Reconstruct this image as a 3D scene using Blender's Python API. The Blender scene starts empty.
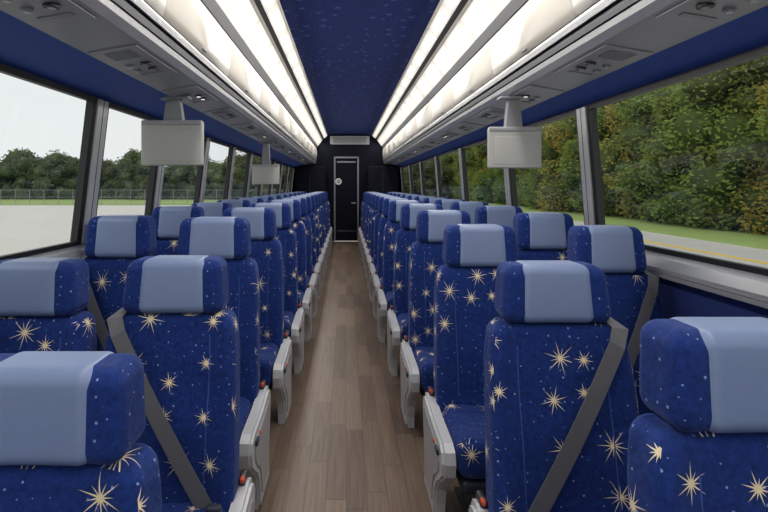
import bpy, bmesh, math, random
from mathutils import Vector, Matrix
random.seed(7)
H=1.47
sc=bpy.context.scene
try:
    sc.view_settings.view_transform='Standard'
except Exception: pass
def lin(c):
    c=c/255.0
    return c/12.92 if c<=0.04045 else ((c+0.055)/1.055)**2.4
def col(r,g,b): return (lin(r),lin(g),lin(b),1.0)

# ---------------------------------------------------------------- materials
def newmat(name):
    m=bpy.data.materials.new(name); m.use_nodes=True
    nt=m.node_tree; bs=nt.nodes.get('Principled BSDF')
    return m,nt,bs
def simple(name,c,rough=0.5,metal=0.0,noise=0.06,nscale=30,bump=0.0,emit=0.0,spec=0.5):
    m,nt,bs=newmat(name)
    tc=nt.nodes.new('ShaderNodeTexCoord'); nz=nt.nodes.new('ShaderNodeTexNoise')
    nz.inputs['Scale'].default_value=nscale; nz.inputs['Detail'].default_value=4
    nt.links.new(tc.outputs['Object'],nz.inputs['Vector'])
    mx=nt.nodes.new('ShaderNodeMix'); mx.data_type='RGBA'
    mx.inputs[6].default_value=tuple(x*(1-noise) for x in c[:3])+(1,)
    mx.inputs[7].default_value=tuple(min(1,x*(1+noise)) for x in c[:3])+(1,)
    nt.links.new(nz.outputs['Fac'],mx.inputs[0]); nt.links.new(mx.outputs[2],bs.inputs['Base Color'])
    bs.inputs['Roughness'].default_value=rough; bs.inputs['Metallic'].default_value=metal
    bs.inputs['Specular IOR Level'].default_value=spec
    if bump>0:
        b=nt.nodes.new('ShaderNodeBump'); b.inputs['Strength'].default_value=bump; b.inputs['Distance'].default_value=0.002
        nt.links.new(nz.outputs['Fac'],b.inputs['Height']); nt.links.new(b.outputs['Normal'],bs.inputs['Normal'])
    if emit>0:
        nt.links.new(mx.outputs[2],bs.inputs['Emission Color']); bs.inputs['Emission Strength'].default_value=emit
    return m
class G:
    def __init__(s,nt): s.nt=nt
    def m(s,op,a,b=None,c=None):
        n=s.nt.nodes.new('ShaderNodeMath'); n.operation=op
        for i,v in enumerate((a,b,c)):
            if v is None: continue
            if isinstance(v,(int,float)): n.inputs[i].default_value=v
            else: s.nt.links.new(v,n.inputs[i])
        return n.outputs[0]
    def v(s,op,a,b=None):
        n=s.nt.nodes.new('ShaderNodeVectorMath'); n.operation=op
        for i,x in enumerate((a,b)):
            if x is None: continue
            if isinstance(x,tuple): n.inputs[i].default_value=x
            else: s.nt.links.new(x,n.inputs[i])
        return n
    def sep(s,a):
        n=s.nt.nodes.new('ShaderNodeSeparateXYZ'); s.nt.links.new(a,n.inputs[0]); return n.outputs
    def comb(s,x,y,z=0):
        n=s.nt.nodes.new('ShaderNodeCombineXYZ')
        for i,v in enumerate((x,y,z)):
            if isinstance(v,(int,float)): n.inputs[i].default_value=v
            else: s.nt.links.new(v,n.inputs[i])
        return n.outputs[0]
    def mix(s,f,a,b):
        n=s.nt.nodes.new('ShaderNodeMix'); n.data_type='RGBA'
        for i,v in ((0,f),(6,a),(7,b)):
            if isinstance(v,(int,float,tuple)): n.inputs[i].default_value=v
            else: s.nt.links.new(v,n.inputs[i])
        return n.outputs[2]
def star_fabric(name,base1,base2,starc,dotc,scale=7.0,rmin=.026,rvar=.03,use_uv=True,pres=.22,dots=26,wid=.0032,rough=.9,sheen=.25,wrinkle=.0):
    m,nt,bs=newmat(name); g=G(nt)
    tc=nt.nodes.new('ShaderNodeTexCoord')
    base=tc.outputs['UV'] if use_uv else tc.outputs['Object']
    oi=nt.nodes.new('ShaderNodeObjectInfo')
    off=g.comb(g.m('MULTIPLY',oi.outputs['Random'],17.0),g.m('MULTIPLY',oi.outputs['Random'],43.0),0)
    p=g.v('ADD',base,off).outputs[0]
    vo=nt.nodes.new('ShaderNodeTexVoronoi'); vo.voronoi_dimensions='2D'; vo.inputs['Scale'].default_value=scale; vo.inputs['Randomness'].default_value=.72
    nt.links.new(p,vo.inputs['Vector'])
    d=g.v('SUBTRACT',p,vo.outputs['Position']).outputs[0]
    sx=g.sep(d); x,y=sx[0],sx[1]
    dist=g.m('SQRT',g.m('ADD',g.m('MULTIPLY',x,x),g.m('MULTIPLY',y,y)))
    cr=g.sep(vo.outputs['Color'])
    n=12
    k=g.m('MULTIPLY',g.m('ADD',g.m('ARCTAN2',y,x),g.m('ADD',g.m('MULTIPLY',cr[1],3.0),20*math.pi)),n/(2*math.pi))
    fr=g.m('SUBTRACT',g.m('FRACT',k),0.5)
    perp=g.m('MULTIPLY',dist,g.m('ABSOLUTE',g.m('SINE',g.m('MULTIPLY',fr,2*math.pi/n))))
    par=g.m('MODULO',g.m('FLOOR',k),2.0)
    R=g.m('ADD',g.m('MULTIPLY',cr[0],rvar),rmin)
    Re=g.m('MULTIPLY',R,g.m('ADD',g.m('MULTIPLY',par,.38),.62))
    w=g.m('MULTIPLY',g.m('SUBTRACT',1.0,g.m('DIVIDE',dist,Re)),wid)
    star=g.m('MULTIPLY',g.m('LESS_THAN',perp,w),g.m('GREATER_THAN',cr[2],pres))
    v2=nt.nodes.new('ShaderNodeTexVoronoi'); v2.voronoi_dimensions='2D'; v2.inputs['Scale'].default_value=dots
    nt.links.new(p,v2.inputs['Vector'])
    c2=g.sep(v2.outputs['Color'])
    dm=g.m('LESS_THAN',v2.outputs['Distance'],g.m('MULTIPLY',c2[0],.10))
    dm=g.m('MULTIPLY',dm,g.m('GREATER_THAN',c2[1],.35))
    nz=nt.nodes.new('ShaderNodeTexNoise'); nz.inputs['Scale'].default_value=60; nz.inputs['Detail'].default_value=8
    nz.inputs['Roughness'].default_value=.75
    nt.links.new(p,nz.inputs['Vector'])
    nf=g.m('MULTIPLY_ADD',nz.outputs['Fac'],3.0,-1.0)
    cc=g.mix(nf,base1,base2)
    cc=g.mix(g.m('MULTIPLY',dm,.8),cc,dotc)
    cc=g.mix(star,cc,starc)
    nt.links.new(cc,bs.inputs['Base Color'])
    bs.inputs['Roughness'].default_value=rough; bs.inputs['Specular IOR Level'].default_value=.2
    bs.inputs['Sheen Weight'].default_value=sheen; bs.inputs['Sheen Tint'].default_value=(.5,.6,1,1)
    nb=nt.nodes.new('ShaderNodeTexNoise'); nb.inputs['Scale'].default_value=350
    nt.links.new(p,nb.inputs['Vector'])
    b=nt.nodes.new('ShaderNodeBump'); b.inputs['Strength'].default_value=.35; b.inputs['Distance'].default_value=.002
    nt.links.new(nb.outputs['Fac'],b.inputs['Height'])
    if wrinkle>0:
        nw=nt.nodes.new('ShaderNodeTexNoise'); nw.inputs['Scale'].default_value=7; nw.inputs['Detail'].default_value=3; nw.inputs['Distortion'].default_value=.6
        nt.links.new(p,nw.inputs['Vector'])
        b2=nt.nodes.new('ShaderNodeBump'); b2.inputs['Strength'].default_value=wrinkle; b2.inputs['Distance'].default_value=.04
        nt.links.new(nw.outputs['Fac'],b2.inputs['Height']); nt.links.new(b2.outputs['Normal'],b.inputs['Normal'])
    nt.links.new(b.outputs['Normal'],bs.inputs['Normal'])
    return m
M={}
FB=(col(13,31,84),col(28,56,128))
M['fabric']=star_fabric('seat_fabric',FB[0],FB[1],col(232,216,178),col(140,162,212),scale=6.9,rmin=.030,rvar=.034,wid=.0023,dots=30,sheen=.15,pres=.15,wrinkle=.5)
M['fabric_plain']=star_fabric('headrest_fabric',FB[0],FB[1],col(222,206,170),col(140,162,212),scale=7.2,pres=2.0,dots=30,sheen=.15,wrinkle=.25)
M['ceil']=star_fabric('ceiling_fabric',col(19,36,92),col(30,52,118),col(66,92,160),col(96,120,190),scale=7,rmin=.02,rvar=.04,use_uv=False,dots=22,wid=.004,pres=.4,sheen=.0)
M['vinyl']=simple('headrest_vinyl',col(116,133,170),.40,noise=.05,nscale=60,bump=.15)
M['plastic']=simple('light_grey_plastic',col(190,192,197),.34,noise=.04)
M['shell']=simple('dark_grey_plastic',col(38,44,58),.5)
M['metal']=simple('dark_metal',col(70,72,78),.35,.6)
M['belt']=simple('belt_webbing',col(98,98,104),.75,noise=.12,nscale=250,bump=.3)
M['orange']=simple('orange_release_tab',col(190,72,40),.5)
M['stitch']=simple('stitching',col(52,78,150),.8)
M['white']=simple('bin_offwhite',col(222,217,208),.32,noise=.02,nscale=4)
M['psu']=simple('psu_grey_plastic',col(160,161,165),.4,noise=.03)
M['psu2']=simple('psu_panel_grey',col(138,140,145),.35,noise=.03)
M['black']=simple('black_rubber',col(22,23,26),.5)
M['alu']=simple('brushed_aluminium',col(188,190,194),.36,.35,noise=.05)
M['gap']=simple('dark_gap',col(50,50,52),.7)
M['navy']=simple('rear_navy_panel',col(8,10,26),.8,noise=.1,spec=.2)
M['doorframe']=simple('door_frame_grey',col(130,132,140),.5,noise=.05)
M['bluewall']=simple('blue_wall_carpet',col(26,46,108),.9,noise=.18,nscale=200,bump=.3)
M['bluetrim']=simple('blue_trim_panel',col(50,84,168),.7,noise=.1,nscale=120)
def ledmat():
    m,nt,bs=newmat('led_diffuser'); g=G(nt)
    tc=nt.nodes.new('ShaderNodeTexCoord'); s=g.sep(tc.outputs['UV'])
    v=g.m('ABSOLUTE',g.m('MULTIPLY_ADD',s[1],2.0,-1.0)); u=g.m('ABSOLUTE',g.m('MULTIPLY_ADD',s[0],2.0,-1.0))
    e=g.m('MULTIPLY',g.m('MULTIPLY_ADD',g.m('POWER',u,3.0),-.35,1.0),g.m('MULTIPLY_ADD',g.m('POWER',v,2.0),-.45,1.0))
    bs.inputs['Base Color'].default_value=(.8,.78,.74,1); bs.inputs['Roughness'].default_value=.4
    bs.inputs['Emission Color'].default_value=(1,.95,.86,1); nt.links.new(g.m('MULTIPLY',e,.92),bs.inputs['Emission Strength'])
    return m
M['light']=ledmat()
M['lamp']=simple('reading_lamp',(1,.97,.9,1),.3,noise=.01,emit=.7)
M['screen']=simple('monitor_screen',col(10,10,12),.1)
M['monitor']=simple('monitor_shell',col(180,180,177),.45,noise=.03)
M['sign']=simple('sign_white',col(225,228,230),.5)
M['bark']=simple('bark',col(70,58,46),.95,noise=.3,nscale=8)
M['concrete']=simple('concrete',col(196,192,184),.9,noise=.08,nscale=.6)
M['asphalt']=simple('asphalt',col(176,174,168),.9,noise=.12,nscale=1.5)
M['yellow']=simple('yellow_paint',col(215,178,60),.8)
M['fence']=simple('galvanised_steel',col(150,156,158),.5,.3)
def glass():
    m,nt,bs=newmat('window_glass'); nt.nodes.remove(bs); g=G(nt)
    out=nt.nodes['Material Output']; t=nt.nodes.new('ShaderNodeBsdfTransparent'); t.inputs[0].default_value=(.94,.96,.94,1)
    gl=nt.nodes.new('ShaderNodeBsdfGlossy'); gl.inputs['Roughness'].default_value=.02
    lw=nt.nodes.new('ShaderNodeLayerWeight'); lw.inputs[0].default_value=.5
    f=g.m('MULTIPLY_ADD',g.m('POWER',lw.outputs['Facing'],4.0),.25,.05)
    mx=nt.nodes.new('ShaderNodeMixShader'); nt.links.new(f,mx.inputs[0]); nt.links.new(t.outputs[0],mx.inputs[1]); nt.links.new(gl.outputs[0],mx.inputs[2])
    nt.links.new(mx.outputs[0],out.inputs[0]); return m
M['glass']=glass()
def wood():
    m,nt,bs=newmat('vinyl_plank_floor'); g=G(nt); tc=nt.nodes.new('ShaderNodeTexCoord')
    s=g.sep(tc.outputs['Object'])
    # hashed planks: row index across the bus, staggered boards along it
    rw=.098; ln=.72
    row=g.m('FLOOR',g.m('DIVIDE',s[0],rw))
    wn=nt.nodes.new('ShaderNodeTexWhiteNoise'); wn.noise_dimensions='1D'; nt.links.new(row,wn.inputs['W'])
    yy=g.m('ADD',g.m('DIVIDE',s[1],ln),g.m('MULTIPLY',wn.outputs['Value'],5.0))
    board=g.m('FLOOR',yy)
    wn2=nt.nodes.new('ShaderNodeTexWhiteNoise'); wn2.noise_dimensions='2D'; nt.links.new(g.comb(row,board,0),wn2.inputs['Vector'])
    bc=g.mix(wn2.outputs['Value'],col(84,69,58),col(138,117,101))
    fx=g.m('FRACT',g.m('DIVIDE',s[0],rw)); fy=g.m('FRACT',yy)
    gx=g.m('LESS_THAN',fx,.028); gy=g.m('LESS_THAN',fy,.005)
    gp=g.m('MAXIMUM',gx,gy)
    p2=g.comb(g.m('ADD',g.m('MULTIPLY',s[0],75.0),g.m('MULTIPLY',wn2.outputs['Value'],50.0)),g.m('MULTIPLY',s[1],3.0),0)
    nz=nt.nodes.new('ShaderNodeTexNoise'); nz.inputs['Scale'].default_value=1; nz.inputs['Detail'].default_value=6; nt.links.new(p2,nz.inputs['Vector'])
    dk=g.mix(g.m('MULTIPLY_ADD',nz.outputs['Fac'],2.4,-.7),col(74,59,49),col(144,122,105))
    c=g.mix(.35,bc,dk)
    c=g.mix(g.m('MULTIPLY',gp,.75),c,col(40,31,27))
    nt.links.new(c,bs.inputs['Base Color']); bs.inputs['Roughness'].default_value=.36
    return m
M['wood']=wood()
def leafmat(name,c1,c2,c3):
    m,nt,bs=newmat(name); g=G(nt)
    ge=nt.nodes.new('ShaderNodeNewGeometry')
    nz=nt.nodes.new('ShaderNodeTexNoise'); nz.inputs['Scale'].default_value=.35
    nt.links.new(ge.outputs['Position'],nz.inputs['Vector'])
    c=g.mix(ge.outputs['Random Per Island'],c1,c2)
    c=g.mix(g.m('MULTIPLY_ADD',nz.outputs['Fac'],3.0,-1.1),c,c3)
    nt.links.new(c,bs.inputs['Base Color']); bs.inputs['Roughness'].default_value=.7; bs.inputs['Specular IOR Level'].default_value=.2
    tr=nt.nodes.new('ShaderNodeBsdfTranslucent'); nt.links.new(c,tr.inputs[0])
    mx=nt.nodes.new('ShaderNodeMixShader'); mx.inputs[0].default_value=.45
    nt.links.new(bs.outputs[0],mx.inputs[1]); nt.links.new(tr.outputs[0],mx.inputs[2])
    nt.links.new(mx.outputs[0],nt.nodes['Material Output'].inputs[0]); return m
M['leaf']=leafmat('foliage_green',col(112,138,68),col(150,168,94),col(138,150,72))
M['leafy']=leafmat('foliage_yellow',col(178,172,84),col(194,162,88),col(150,160,78))
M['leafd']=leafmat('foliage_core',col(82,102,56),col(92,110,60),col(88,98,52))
M['leaff']=leafmat('foliage_hazed',col(98,114,84),col(124,134,98),col(104,112,82))  # distance haze mixed into the leaf colours, paler and greyer
M['grass']=simple('grass',col(140,160,88),.95,noise=.25,nscale=1.2)

# ---------------------------------------------------------------- mesh builder
class B:
    def __init__(s): s.v=[];s.f=[];s.mi=[];s.sm=[];s.mats=[];s.uvs={}
    def mat(s,k):
        if k not in s.mats: s.mats.append(k)
        return s.mats.index(k)
    def add(s,vs,fs,k,smooth=False):
        o=len(s.v); s.v+= [tuple(v) for v in vs]; i=s.mat(k)
        for f in fs: s.f.append(tuple(a+o for a in f)); s.mi.append(i); s.sm.append(smooth)
    def box(s,x0,x1,y0,y1,z0,z1,k):
        vs=[(x,y,z) for x in (x0,x1) for y in (y0,y1) for z in (z0,z1)]
        s.add(vs,[(0,1,3,2),(4,6,7,5),(0,4,5,1),(2,3,7,6),(0,2,6,4),(1,5,7,3)],k)
    def rbox(s,size,c,r,k,n=4,m=5,deform=None):
        a=[x/2 for x in size]; P=[]
        for h in a:
            rr=min(r,h*.999)
            l=[-h+rr*(1-math.tan(math.pi/4*(1-i/n))) for i in range(n)]
            inn=[-(h-rr)+2*(h-rr)*i/m for i in range(m+1)]
            P.append(l+inn+[-q for q in reversed(l)])
        idx={};vs=[];fs=[]
        def vert(p):
            key=tuple(round(q,6) for q in p)
            if key in idx: return idx[key]
            inner=[max(-(h-min(r,h*.999)),min(h-min(r,h*.999),q)) for h,q in zip(a,p)]
            d=Vector(p)-Vector(inner); L=d.length
            q=Vector(inner)+(d/L*min(r,min(a)*.999) if L>1e-9 else d)
            w=q+Vector(c)
            if deform: w=Vector(deform(w))
            idx[key]=len(vs); vs.append(w[:]); return idx[key]
        for ax in range(3):
            u,v=(ax+1)%3,(ax+2)%3
            for sg in (-1,1):
                for i in range(len(P[u])-1):
                    for j in range(len(P[v])-1):
                        q=[]
                        for (ii,jj) in ((i,j),(i+1,j),(i+1,j+1),(i,j+1)):
                            p=[0,0,0]; p[ax]=sg*a[ax]; p[u]=P[u][ii]; p[v]=P[v][jj]; q.append(vert(p))
                        if sg<0: q.reverse()
                        if len(set(q))>=3: fs.append(tuple(dict.fromkeys(q)))
        s.add(vs,fs,k,True)
    def cyl(s,p0,p1,r,k,n=16,r1=None,caps=True):
        p0=Vector(p0);p1=Vector(p1); d=(p1-p0).normalized(); r1=r if r1 is None else r1
        a=d.orthogonal().normalized(); b=d.cross(a); vs=[];fs=[]
        for i in range(n):
            t=2*math.pi*i/n; o=a*math.cos(t)+b*math.sin(t)
            vs.append(p0+o*r); vs.append(p1+o*r1)
        for i in range(n):
            j=(i+1)%n; fs.append((2*i,2*j,2*j+1,2*i+1))
        s.add([v[:] for v in vs],fs,k,True)
        if caps:
            s.add([v[:] for v in vs],[tuple(2*i for i in reversed(range(n))),tuple(2*i+1 for i in range(n))],k)
    def prism(s,poly,x0,x1,k,axis='x',smooth=False):
        n=len(poly)
        if axis=='x': vs=[(x0,a,b) for a,b in poly]+[(x1,a,b) for a,b in poly]
        else: vs=[(a,x0,b) for a,b in poly]+[(a,x1,b) for a,b in poly]
        fs=[tuple(range(n)),tuple(reversed(range(n,2*n)))]+[(i,i+n,(i+1)%n+n,(i+1)%n) for i in range(n)]
        s.add(vs,fs,k,smooth)
    def mesh(s,name,uv=False,fix=True):
        me=bpy.data.meshes.new(name); me.from_pydata(s.v,[],s.f)
        for k in s.mats: me.materials.append(M[k])
        me.polygons.foreach_set('material_index',s.mi); me.polygons.foreach_set('use_smooth',s.sm)
        me.update()
        if fix:
            bm=bmesh.new(); bm.from_mesh(me); bmesh.ops.recalc_face_normals(bm,faces=bm.faces); bm.to_mesh(me); bm.free()
        if uv:
            ul=me.uv_layers.new(name='UVMap')
            for p in me.polygons:
                nx,ny,nz=[abs(q) for q in p.normal]
                for li in p.loop_indices:
                    co=me.vertices[me.loops[li].vertex_index].co
                    if ny>=nx*.8 and ny>=nz*.8: t=(co.x,co.z)
                    elif nz>nx: t=(co.x,co.z*.5-co.y+.03)
                    else: t=(co.y+2.3,co.z)
                    ul.data[li].uv=t
        elif s.uvs:
            ul=me.uv_layers.new(name='UVMap')
            for l in me.loops:
                ul.data[l.index].uv=s.uvs.get(l.vertex_index,(.5,.5))
        return me
    def obj(s,name,loc=(0,0,0),uv=False,bevel=0,fix=True):
        me=s.mesh(name,uv,fix); o=bpy.data.objects.new(name,me); o.location=loc
        sc.collection.objects.link(o)
        if bevel:
            b=o.modifiers.new('bevel','BEVEL'); b.width=bevel; b.segments=2; b.limit_method='ANGLE'
        return o

# ---------------------------------------------------------------- seats
def rec(z): return -(1.10-z)*.20 if z<1.10 else 0
def seat_mesh(side,aisle,belt):
    b=B()
    def dback(p):
        x,y,z=p
        t=max(0,(z-.84)/.18); x*=1-.13*t*t
        t2=max(0,(.85-z)/.4); x*=1+.06*min(1,t2)
        if y<.07:
            e=abs(x)/.24
            if e>.62: y-= .030*max(0,(e-.62)/.38)**.8
            y-= .018*math.exp(-((z-.62)/.12)**2)*(1-min(1,e))
        return (x,y+rec(z),z)
    b.rbox((.475,.115,.68),(0,.075,.672),.042,'fabric',n=5,m=15,deform=dback)
    for s in (-1,1):
        pts=[]
        for i in range(15):
            z=.44+.50*i/14; t=max(0,(z-.80)/.22)
            pts.append((s*.147*(1-.1*t*t),.017+rec(z)-(.018*math.exp(-((z-.62)/.12)**2)*.4),z))
        for p,q in zip(pts,pts[1:]): b.cyl(p,q,.0020,'stitch',n=6,caps=False)
    b.rbox((.38,.03,.60),(0,.140,.67),.014,'shell',n=2,m=4,deform=lambda p:(p[0]*(1-.1*max(0,(p[2]-.8)/.22)**2),p[1]+rec(p[2]),p[2]))
    def dh(p):
        x,y,z=p
        x*=1.0-.07*max(0,(z-1.05)/.15)
        if y<.07: y-=.018*(abs(x)/.18)**2
        return (x,y-.004+(z-1.1)*.12,z)
    b.rbox((.368,.135,.196),(0,.075,1.105),.040,'fabric_plain',n=5,m=6,deform=dh)
    def dp(p):
        x,y,z=p
        x*=1.0-.06*max(0,(z-1.05)/.15)
        if y<.07: y-=.012*(abs(x)/.18)**2
        return (x,y-.004+(z-1.1)*.12,z)
    b.rbox((.252,.143,.197),(0,.069,1.1075),.032,'vinyl',n=5,m=6,deform=dp)
    def dc(p):
        x,y,z=p
        if z>.36: z-=.014*math.cos(min(1,abs(x)/.2)*math.pi/2)
        z+=.02*max(0,-(y+.30))/.2
        return (x,y,z)
    b.rbox((.475,.46,.16),(0,-.29,.335),.055,'fabric',n=5,m=8,deform=dc)
    b.rbox((.44,.42,.05),(0,-.28,.24),.02,'shell',n=2,m=2)
    b.box(-.2,.2,-.42,-.38,.18,.22,'metal'); b.box(-.2,.2,-.14,-.10,.18,.22,'metal')
    for x in (-.12,.12):
        b.prism([(-.42,.19),(-.08,.19),(-.14,.03),(-.10,.0),(-.34,.0),(-.30,.03)],x-.018,x+.018,'metal')
    b.box(-.16,.16,-.35,-.08,.0,.012,'metal')
    ax=-side
    if aisle:
        def curve(sc_):
            base=[(-.50,.335),(-.485,.375),(-.44,.392),(-.33,.395),(-.22,.398),(-.10,.41),(-.03,.42),(.01,.41),(.03,.38),(.025,.32),(.005,.24),(-.015,.15),(-.02,.06),(-.02,.0),(-.28,.0),(-.285,.06),(-.31,.13),(-.36,.19),(-.43,.235),(-.485,.28)]
            cyy=sum(p[0] for p in base)/len(base); cz=.24
            return [(cyy+(p[0]-cyy)*sc_,max(.0,cz+(p[1]-cz)*sc_)) for p in base]
        x0=ax*.245; x1=ax*.286; x2=ax*.298; x3=ax*.304
        b.prism(curve(1),min(x0,x1),max(x0,x1),'plastic')
        b.prism(curve(.93),min(x1,x2),max(x1,x2),'plastic')
        b.prism(curve(.74),min(x2,x3),max(x2,x3),'psu')
        b.rbox((.026,.07,.03),(ax*.262,-.02,.425),.010,'metal',n=2,m=2)
        b.rbox((.018,.028,.016),(ax*.266,-.05,.438),.006,'orange',n=2,m=2)
        b.rbox((.010,.05,.022),(ax*.305,-.40,.345),.004,'shell',n=2,m=2)
        b.rbox((.010,.025,.012),(ax*.305,-.335,.35),.004,'orange',n=2,m=2)
    else:
        b.rbox((.02,.40,.10),(ax*.238,-.27,.31),.008,'shell',n=2,m=2)
    for s in (-1,1): b.cyl((s*.215,-.10,.36),(s*.240,-.10,.36),.035,'metal',n=14)
    if belt:
        o=side; W=.028
        pts=[(o*.15,.15,1.02),(o*.18,.06,1.03),(o*.198,-.022,1.0)]
        for i in range(1,14):
            t=i/13; z=1.0-.60*t; x=.198-.37*t
            pts.append((o*x,.002+rec(z)-.010-.020*math.sin(math.pi*t)-.015,z))
        pts.append((o*-.20,-.19,.37))
        vs=[];fs=[]
        for i,p in enumerate(pts):
            a=Vector(pts[max(0,i-1)]);c=Vector(pts[min(len(pts)-1,i+1)]); d=(c-a); d.y=0
            if d.length<1e-4: d=Vector((0,0,-1))
            n=Vector((-d.z,0,d.x)).normalized()
            if i<2:
                n=Vector((.7*o,0,-.3)).normalized()
            if n.x*o<0: n=-n
            q=Vector(p)
            for sg in (-1,1):
                for dy in (0,.003): vs.append((q+n*W*sg+Vector((0,dy,0)))[:])
        for i in range(len(pts)-1):
            a=4*i;c=a+4
            fs+=[(a,a+2,c+2,c),(a+1,c+1,c+3,a+3),(a,c,c+1,a+1),(a+2,a+3,c+3,c+2)]
        b.add(vs,fs,'belt',False)
        b.rbox((.05,.03,.09),(o*-.205,-.20,.40),.01,'shell',n=2,m=2)
    return b.mesh('bus_seat_mesh',uv=True)
cache={}
def seat(x,y,top,side,aisle,belt,sx=1.0):
    k=(side,aisle,belt)
    if k not in cache: cache[k]=seat_mesh(*k)
    o=bpy.data.objects.new('bus_seat',cache[k]); sc.collection.objects.link(o)
    o.location=(x,y,0.001); o.scale=(sx,1,(H+top)/1.206)
RA=[(.81,.94,-.285,True),(.715,1.65,-.27,True),(.685,2.45,-.20,False),(.66,3.25,-.165,False),(.64,4.05,-.15,False)]
y=4.85
while y<12.3: RA.append((.61,y,-.145,False)); y+=.8
for x,y,t,bl in RA: seat(x,y,t,1,True,bl)
RW=[(1.235,1.0,-.25,False,.86),(1.200,2.2,-.185,True,.86),(1.175,2.85,-.16,False,.93),(1.145,3.6,-.15,False,.96)]
y=4.4
while y<12.3: RW.append((1.13,y,-.145,False,.97)); y+=.8
for x,y,t,bl,sx in RW: seat(x,y,t,1,False,bl,sx)
LA=[(-.61,.94,-.36,False),(-.63,1.77,-.268,True),(-.685,2.5,-.165,False),(-.665,3.3,-.15,False),(-.65,4.1,-.145,False)]
y=4.9
while y<12.3: LA.append((-.64,y,-.14,False)); y+=.8
for x,y,t,bl in LA: seat(x,y,t,-1,True,bl)
LW=[(-1.12,.92,-.32,False,.93),(-1.15,1.75,-.275,True,.97),(-1.175,2.5,-.155,True,.91),(-1.155,3.3,-.14,False,.96)]
y=4.1
while y<12.3: LW.append((-1.145,y,-.14,False,.97)); y+=.8
for x,y,t,bl,sx in LW: seat(x,y,t,-1,False,bl,sx)

# ---------------------------------------------------------------- shell
Y0,Y1=-1.6,13.0
XL,XR=-1.42,1.47
b=B(); b.box(XL-.05,XR+.05,Y0,Y1,-.06,0,'wood'); b.obj('floor')
cx=.1
b=B(); n=8; vs=[];fs=[]
for i in range(n+1):
    u=-1+2*i/n; X=cx+.585*u; Z=H+1.35+.03*(1-u*u)
    vs+=[(X,Y0,Z),(X,Y1,Z),(X,Y0,Z+.03),(X,Y1,Z+.03)]
for i in range(n):
    a=4*i;c=a+4; fs+=[(a,a+1,c+1,c),(a+2,c+2,c+3,a+3)]
fs+=[(0,2,3,1),(4*n,4*n+1,4*n+3,4*n+2)]
b.add(vs,fs,'ceil',True); b.obj('ceiling')
def mir(s,X): return cx+s*(X-cx)
def strip(b,pts,y0,y1,k,s,th=.012,smooth=False,uv=False):
    n=len(pts); P=[]
    for i,(X,Z) in enumerate(pts):
        a=pts[max(0,i-1)];c=pts[min(n-1,i+1)]; d=Vector((c[0]-a[0],c[1]-a[1])).normalized(); nn=Vector((-d.y,d.x))
        if nn.x<0 and nn.y<0 or (nn.x+nn.y)<0: nn=-nn
        P.append(((X,Z),(X+nn.x*th,Z+nn.y*th)))
    vs=[];fs=[]; o=len(b.v)
    for ip,(p,q) in enumerate(P):
        for iy,yy in enumerate((y0,y1)):
            vs.append((mir(s,p[0]),yy,H+p[1])); vs.append((mir(s,q[0]),yy,H+q[1]))
            if uv:
                for kk in (0,1): b.uvs[o+len(vs)-1-kk]=(iy*1.0,ip/(n-1))
    for i in range(n-1):
        a=4*i;c=a+4
        fs+=[(a,a+2,c+2,c),(a+1,c+1,c+3,a+3),(a,c,c+1,a+1),(a+2,a+3,c+3,c+2)]
    e=4*(n-1); fs+=[(0,1,3,2),(e,e+2,e+3,e+1)]
    b.add(vs,fs,k,smooth)
door=[(.985,1.0),(.972,.95),(.966,.89),(.966,.83),(.972,.77),(.985,.725)]
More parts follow.
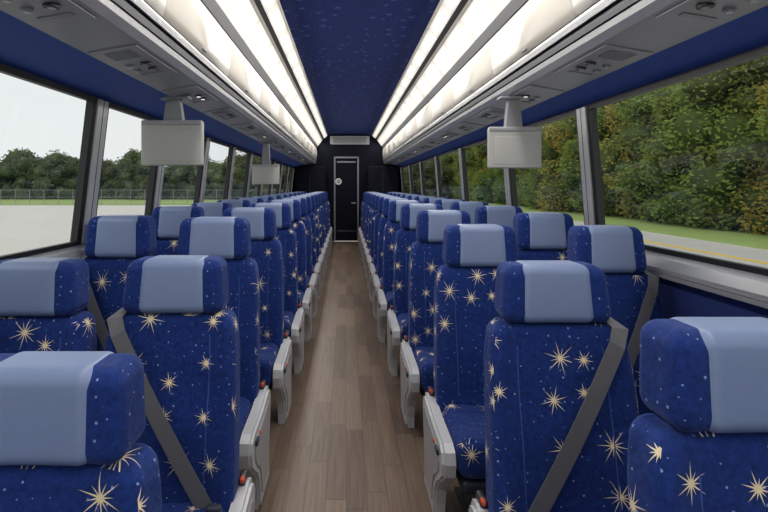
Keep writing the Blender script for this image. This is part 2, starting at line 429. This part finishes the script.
for s in (1,-1):
    b=B()
    strip(b,[(.69,1.37),(.82,1.27),(1.0,1.03),(1.0,.70),(1.03,.60)],Y0,Y1,'gap',s,.02)
    strip(b,[(.675,1.36),(.70,1.335)],Y0,Y1,'white',s)
    strip(b,[(.785,1.265),(.815,1.235)],Y0,Y1,'gap',s)
    strip(b,[(.812,1.232),(.83,1.215)],Y0,Y1,'white',s)
    strip(b,[(.945,1.06),(.985,1.012)],Y0,Y1,'psu',s)
    strip(b,[(.985,.718),(.975,.70),(.98,.675)],Y0,Y1,'alu',s)
    strip(b,[(.992,.664),(.987,.65),(.995,.634)],Y0,Y1,'psu',s)
    strip(b,[(.995,.624),(1.0,.60),(1.03,.578)],Y0,Y1,'alu',s)
    strip(b,[(1.03,.578),(1.26,.54)],Y0,Y1,'psu',s)
    Yd=Y0+.25
    while Yd<Y1-.05:
        e=min(Yd+1.15,Y1)
        strip(b,door,Yd+.004,e-.004,'white',s,.014,True)
        xx=mir(s,.974)
        b.rbox((.012,.06,.014),(xx,(Yd+e)/2,H+.742),.005,'psu2',n=2,m=2)
        Yd=e
    strip(b,door,Y0,Y0+.244,'white',s,.014,True)
    b.obj('overhead_luggage_bin')
    b=B(); Yd=Y0
    while Yd<Y1-.05:
        e=min(Yd+1.15/2,Y1)
        t=[i/6 for i in range(7)]
        strip(b,[(.702+.081*q,1.333-.068*q) for q in t],Yd+.002,e-.002,'light',s,.008,uv=True)
        strip(b,[(.832+.112*q,1.213-.151*q) for q in t],Yd+.002,e-.002,'light',s,.008,uv=True)
        Yd=e
    b.obj('led_light_strip')
    b=B(); Xo=(XR-.06) if s==1 else (2*cx-(XL+.10))
    strip(b,[(1.262,.541),(Xo,.475)],Y0,Y1,'bluetrim',s,.015)
    strip(b,[(Xo,.475),(Xo+.01,.455)],Y0,Y1,'alu',s,.012)
    b.obj('trim_1')
    yy=.62; k=0
    while yy<12.4:
        b=B()
        def T(u,v,w):
            X=1.03+u; Z=.578-(.038/.23)*u-w
            return (mir(s,X),yy+v,H+Z)
        def slab(u0,u1,v0,v1,w0,w1,kk):
            vs=[T(u,v,w) for u in (u0,u1) for v in (v0,v1) for w in (w0,w1)]
            b.add(vs,[(0,1,3,2),(4,6,7,5),(0,4,5,1),(2,3,7,6),(0,2,6,4),(1,5,7,3)],kk)
        slab(.02,.215,-.24,.24,.0005,.006,'psu')
        if k%2==0:
            for j in range(7): slab(.06,.17,-.20+j*.016,-.192+j*.016,.006,.010,'gap' if k==0 else 'psu2')
        for v in (.0,.09):
            b.cyl(T(.08,v,.004),T(.08,v,.014),.024,'black',n=20); b.cyl(T(.08,v,.014),T(.08,v,.017),.012,'lamp' if k%3==0 else 'psu',n=16)
            b.cyl(T(.155,v,.004),T(.155,v,.012),.018,'psu2',n=16); b.cyl(T(.155,v,.012),T(.155,v,.018),.010,'alu',n=12)
        slab(.06,.17,.16,.185,.006,.010,'psu2')
        b.obj('reading_light_panel',bevel=.0015)
        yy+=.8; k+=1

zt=.465; zs=-.31
def wx(side,z):
    t=(z-zs)/(zt-zs)
    return (XR-.01-.06*max(0,t)) if side==1 else (XL+.01+.09*max(0,t))
def wallquad(b,side,y0,y1,z0,z1,k,in0=0,out=.05):
    vs=[]
    for z in (z0,z1):
        X=wx(side,z)
        for yy in (y0,y1):
            vs.append((X-side*in0,yy,H+z)); vs.append((X+side*out,yy,H+z))
    b.add(vs,[(0,1,3,2),(4,6,7,5),(0,4,5,1),(2,3,7,6),(0,2,6,4),(1,5,7,3)],k)
wn=1;tn=2
PL=[.75,2.63,3.55,4.65,5.75,6.8,7.9,9.0,10.1,11.2,12.3]
PR=[.9,2.88,4.3,5.97,7.6,9.2,10.8,12.4]
for side,PP in ((-1,PL),(1,PR)):
    b=B(); nm='wall_left' if side<0 else 'wall_right'
    X=XL if side<0 else XR
    b.box(min(X,X+side*.05),max(X,X+side*.05),Y0,Y1,0,H+zs-.06,'bluewall')
    xi=X-side*.07
    b.box(min(X,xi),max(X,xi),Y0,Y1,.001,.20,'psu2')
    wallquad(b,side,Y0,Y1,zt,zt+.14,'bluewall',0,.05)
    wallquad(b,side,12.4 if side>0 else 12.3,Y1,zs,zt,'navy',0,.05)
    b.obj(nm)
    b=B()
    b.prism([(X+side*.05,H+zs-.08),(X-side*.055,H+zs-.08),(X-side*.06,H+zs-.06),(X-side*.045,H+zs-.018),(X-side*.012,H+zs+.0),(X+side*.05,H+zs+.0)],Y0,Y1,'alu',axis='y')
    b.box(min(X-side*.062,X-side*.04),max(X-side*.062,X-side*.04),Y0,Y1,H+zs-.10,H+zs-.082,'psu2')
    b.obj('trim_%d'%tn); tn+=1
    ys=[Y0]+PP
    for i in range(len(ys)-1):
        y0,y1=ys[i]+.0,ys[i+1]
        b=B(); fw=.022
        a,c=y0+.065,y1-.065
        wallquad(b,side,a,c,zs,zs+.022,'black',.008,.02); wallquad(b,side,a,c,zt-.025,zt,'black',.008,.02)
        wallquad(b,side,a,a+fw,zs+.022,zt-.025,'black',.008,.02); wallquad(b,side,c-fw,c,zs+.022,zt-.025,'black',.008,.02)
        vs=[(wx(side,z)+side*.012,yy,H+z) for z in (zs+.02,zt-.022) for yy in (a+fw-.005,c-fw+.005)]
        b.add(vs,[(0,1,3,2)],'glass')
        b.obj('window_%d'%wn,fix=False); wn+=1
    for p in PP:
        b=B()
        wallquad(b,side,p-.068,p+.068,zs,zt,'black',.012,.04)
        wallquad(b,side,p-.052,p+.052,zs+.005,zt-.005,'alu',.022,.0)
        wallquad(b,side,p-.004,p+.004,zs+.005,zt-.005,'gap',.0235,.0)
        b.obj('window_pillar',bevel=.003)
b=B()
b.box(XL-.05,-.32,Y1,Y1+.06,0,H+1.4,'navy'); b.box(.34,XR+.05,Y1,Y1+.06,0,H+1.4,'navy'); b.box(-.32,.34,Y1,Y1+.06,H+.77,H+1.4,'navy')
b.obj('wall_rear')
b=B()
b.box(-.30,.32,Y1+.01,Y1+.05,0.01,H+.74,'navy')
for xx in (-.32,.30): b.box(xx,xx+.04,Y1-.03,Y1+.0,0.01,H+.77,'doorframe')
b.box(-.32,.34,Y1-.03,Y1,H+.74,H+.78,'doorframe')
b.box(-.24,.26,Y1,Y1+.015,.25,.30,'shell'); b.box(-.24,.26,Y1-.002,Y1+.012,H+.62,H+.66,'doorframe')
b.cyl((-.2,Y1-.03,H+.12),(-.2,Y1+.01,H+.12),.085,'sign',n=28); b.cyl((-.2,Y1-.035,H+.12),(-.2,Y1-.03,H+.12),.055,'psu',n=24)
b.cyl((.24,Y1-.06,1.02),(.24,Y1+.01,1.02),.018,'alu'); b.cyl((.24,Y1-.055,1.02),(.14,Y1-.055,1.02),.012,'alu')
b.obj('door_1',bevel=.003)
b=B()
b.box(-.42,.62,Y1-.10,Y1-.001,H+1.10,H+1.32,'psu')
for j in range(6): b.box(-.34,.54,Y1-.108,Y1-.1,H+1.13+j*.03,H+1.142+j*.03,'gap')
b.obj('air_vent_grille',bevel=.004)
b=B(); b.rbox((.78,.45,1.95),(-.92,12.74,H-.47),.03,'navy',n=2,m=2); b.box(-.93,-.92,12.505,12.515,.3,H+.4,'shell'); b.obj('lavatory_cabinet')
b=B(); b.rbox((.78,.45,1.95),(.97,12.74,H-.47),.03,'navy',n=2,m=2); b.box(.94,.95,12.505,12.515,.3,H+.4,'shell'); b.obj('storage_cabinet')
b=B()
b.box(XL-.05,XR+.05,Y0-.06,Y0,0,.85,'psu2'); b.box(XL-.05,XR+.05,Y0-.06,Y0,H+.75,H+1.4,'psu')
b.box(XL-.05,XL+.06,Y0-.06,Y0,.85,H+.75,'black'); b.box(XR-.06,XR+.05,Y0-.06,Y0,.85,H+.75,'black'); b.box(.02,.08,Y0-.06,Y0,.85,H+.75,'black')
b.add([(XL+.06,Y0-.03,.85),(XR-.06,Y0-.03,.85),(XR-.06,Y0-.03,H+.75),(XL+.06,Y0-.03,H+.75)],[(0,1,2,3)],'glass')
b.obj('wall_front',fix=False)
b=B(); b.box(XL-.06,XR+.06,Y0,Y1+.06,H+1.42,H+1.48,'psu')
b.box(XL-.08,XL-.055,Y0,Y1+.06,H+.60,H+1.44,'psu'); b.box(XR+.055,XR+.08,Y0,Y1+.06,H+.60,H+1.44,'psu'); b.obj('roof_light_block')  # unseen outer roof box, added to keep sky light from leaking in

def monitor(x,y,z,w,h,ztop):
    b=B()
    b.rbox((w,.045,h),(0,0,0),.012,'monitor',n=3,m=3)
    b.rbox((w*.98,.055,.03),(0,-.002,h/2-.008),.010,'psu',n=2,m=2)
    b.rbox((w*.84,.010,h*.70),(0,-.020,-h*.06),.004,'monitor',n=2,m=2)
    b.box(-w*.44,w*.44,.0225,.026,-h*.42,h*.42,'screen')
    g_=ztop-z-h/2
    b.prism([(-w*.16,h/2),(w*.16,h/2),(w*.10,h/2+g_),(-w*.10,h/2+g_)],.0,.05,'psu2',axis='y')
    b.rbox((w*.55,.08,.02),(0,.02,h/2+g_-.010),.008,'psu2',n=2,m=2)
    return b.obj('ceiling_monitor',(x,y,H+z))
monitor(-1.045,2.95,.255,.37,.265,.545)
monitor(1.05,3.05,.235,.33,.25,.56)
monitor(-1.0,6.1,.14,.34,.24,.55)
b=B(); b.box(-.001,.001,-.05,.05,-.025,.025,'sign')
for j in (-.03,0,.03): b.box(-.002,-.0005,j-.01,j+.01,-.012,.012,'black')
b.obj('warning_label',(mir(1,.962),1.72,H+.80))

# ---------------------------------------------------------------- exterior
GZ=H-2.6
def plane(name,x0,x1,y0,y1,z,k):
    b=B(); b.box(x0,x1,y0,y1,z-.1,z,k); return b.obj(name)
plane('parking_lot',-160,9,-60,66,GZ,'concrete')
plane('service_road',9,16,-60,200,GZ+.01,'asphalt')
plane('grass_field',-200,9,66.0,260,GZ+.015,'grass')
plane('grass_verge',16.2,90,-60,260,GZ+.12,'grass')
b=B(); b.box(16.0,16.2,-60,200,GZ,GZ+.14,'concrete'); b.obj('curb')
b=B(); b.box(13.9,14.2,-60,200,GZ+.01,GZ+.02,'yellow'); b.obj('road_line')
b=B()
for i in range(64):
    x=-118+i*2; b.cyl((x,68,GZ+.016),(x,68,GZ+2.1),.035,'fence',n=8)
for z in (.1,1.05,2.05): b.cyl((-118,68,GZ+z),(8,68,GZ+z),.022,'fence',n=6)
for i in range(20):
    z=.15+i*.1; b.cyl((-118,68,GZ+z),(8,68,GZ+z),.006,'fence',n=4)
b.obj('chain_link_fence')
def tree_mesh(seed,k,h=11,w=3.2,n=9000,low=.08,core='leafd',nl=26,ls=1.0):
    r=random.Random(seed); b=B()
    b.cyl((0,0,0),(0,0,h*.55),.22,'bark',n=10,r1=.09)
    lobes=[]
    for i in range(nl):
        t=r.uniform(low,.95); rad=w*math.sin(math.pi*min(.93,max(.25,t*.85+.12)))*r.uniform(.35,.95)
        a=r.uniform(0,2*math.pi); lobes.append((rad*math.cos(a)*.75,rad*math.sin(a)*.75,h*t,r.uniform(.9,1.6)))
    for L in lobes[:12]:
        b.cyl((0,0,min(h*.5,L[2]*.6)),L[:3],.07,'bark',n=6,r1=.02,caps=False)
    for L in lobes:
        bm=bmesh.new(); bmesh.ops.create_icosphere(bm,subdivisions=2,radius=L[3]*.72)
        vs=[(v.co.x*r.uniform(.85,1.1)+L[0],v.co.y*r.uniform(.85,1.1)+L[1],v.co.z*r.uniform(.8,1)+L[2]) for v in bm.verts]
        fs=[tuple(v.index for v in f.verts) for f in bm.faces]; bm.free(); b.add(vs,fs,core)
    vs=[];fs=[]
    for i in range(n):
        L=r.choice(lobes)
        d=Vector((r.gauss(0,1),r.gauss(0,1),r.gauss(0,1))).normalized(); rr=L[3]*r.uniform(.7,1.18)
        c=Vector(L[:3])+Vector((d.x,d.y,d.z*.85))*rr
        u=Vector((r.gauss(0,1),r.gauss(0,1),r.gauss(0,.6))).normalized(); v=u.orthogonal().normalized()
        if r.random()<.5: v=u.cross(v)
        s=r.uniform(.08,.17)*ls; o=len(vs)
        vs+=[(c+u*s)[:],(c+v*s*.6)[:],(c-u*s)[:],(c-v*s*.6)[:]]; fs.append((o,o+1,o+2,o+3))
    b.add(vs,fs,k); return b.mesh('tree_mesh',fix=False)
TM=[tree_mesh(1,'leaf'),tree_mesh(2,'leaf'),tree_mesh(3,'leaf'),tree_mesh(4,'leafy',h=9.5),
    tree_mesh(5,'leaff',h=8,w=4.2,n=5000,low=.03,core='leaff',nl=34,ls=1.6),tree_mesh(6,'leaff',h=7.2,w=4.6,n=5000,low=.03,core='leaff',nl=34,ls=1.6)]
def tree(x,y,s,kind,sz=1):
    o=bpy.data.objects.new('tree',TM[kind]); sc.collection.objects.link(o)
    o.location=(x,y,GZ-.05); o.rotation_euler=(0,0,random.uniform(0,6.28)); o.scale=(s,s,s*sz*random.uniform(.9,1.1))
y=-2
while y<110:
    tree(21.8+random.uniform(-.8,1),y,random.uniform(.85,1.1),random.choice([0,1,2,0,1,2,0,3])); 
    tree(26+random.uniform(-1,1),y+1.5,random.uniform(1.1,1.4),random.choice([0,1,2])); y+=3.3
x=-150
while x<18:
    tree(x,96+random.uniform(-3,3),random.uniform(.9,1.2),random.choice([4,5])); x+=3.2
# ---------------------------------------------------------------- world, light, camera
w=bpy.data.worlds.new('overcast_sky'); sc.world=w; w.use_nodes=True
nt=w.node_tree; bg=nt.nodes['Background']; g=G(nt)
tc=nt.nodes.new('ShaderNodeTexCoord')
nz=nt.nodes.new('ShaderNodeTexNoise'); nz.inputs['Scale'].default_value=2.5; nz.inputs['Detail'].default_value=5
nt.links.new(tc.outputs['Generated'],nz.inputs['Vector'])
c=g.mix(g.m('MULTIPLY_ADD',nz.outputs['Fac'],1.4,-.2),(.76,.80,.83,1),(.87,.88,.885,1))
nt.links.new(c,bg.inputs[0]); bg.inputs[1].default_value=1.12
sun=bpy.data.lights.new('hazy_sun','SUN'); sun.energy=1.0; sun.angle=.6; so=bpy.data.objects.new('hazy_sun',sun); sc.collection.objects.link(so)
so.rotation_euler=(math.radians(35),math.radians(-25),0)
for s in (1,-1):
    for (yc,ln,pw) in ((2.2,7.0,42),(9.4,7.0,32)):
        al=bpy.data.lights.new('cabin_fill_light','AREA'); al.shape='RECTANGLE'; al.size=.10; al.size_y=ln; al.energy=pw; al.color=(1,.96,.90)  # fill light added below the LED strips to brighten the cabin
        ao=bpy.data.objects.new('cabin_fill_light',al); sc.collection.objects.link(ao)
        ao.location=(mir(s,.87),yc,H+1.125)
        ao.rotation_euler=(0,s*math.radians(35),0)
cam=bpy.data.cameras.new('camera'); co=bpy.data.objects.new('camera',cam); sc.collection.objects.link(co)
co.location=(0,0,H); co.rotation_euler=(math.pi/2,0,0)
cam.sensor_width=36; cam.lens=489/768*36; cam.shift_x=38/768; cam.shift_y=-70/768; cam.clip_start=.02; cam.clip_end=1000
sc.camera=co
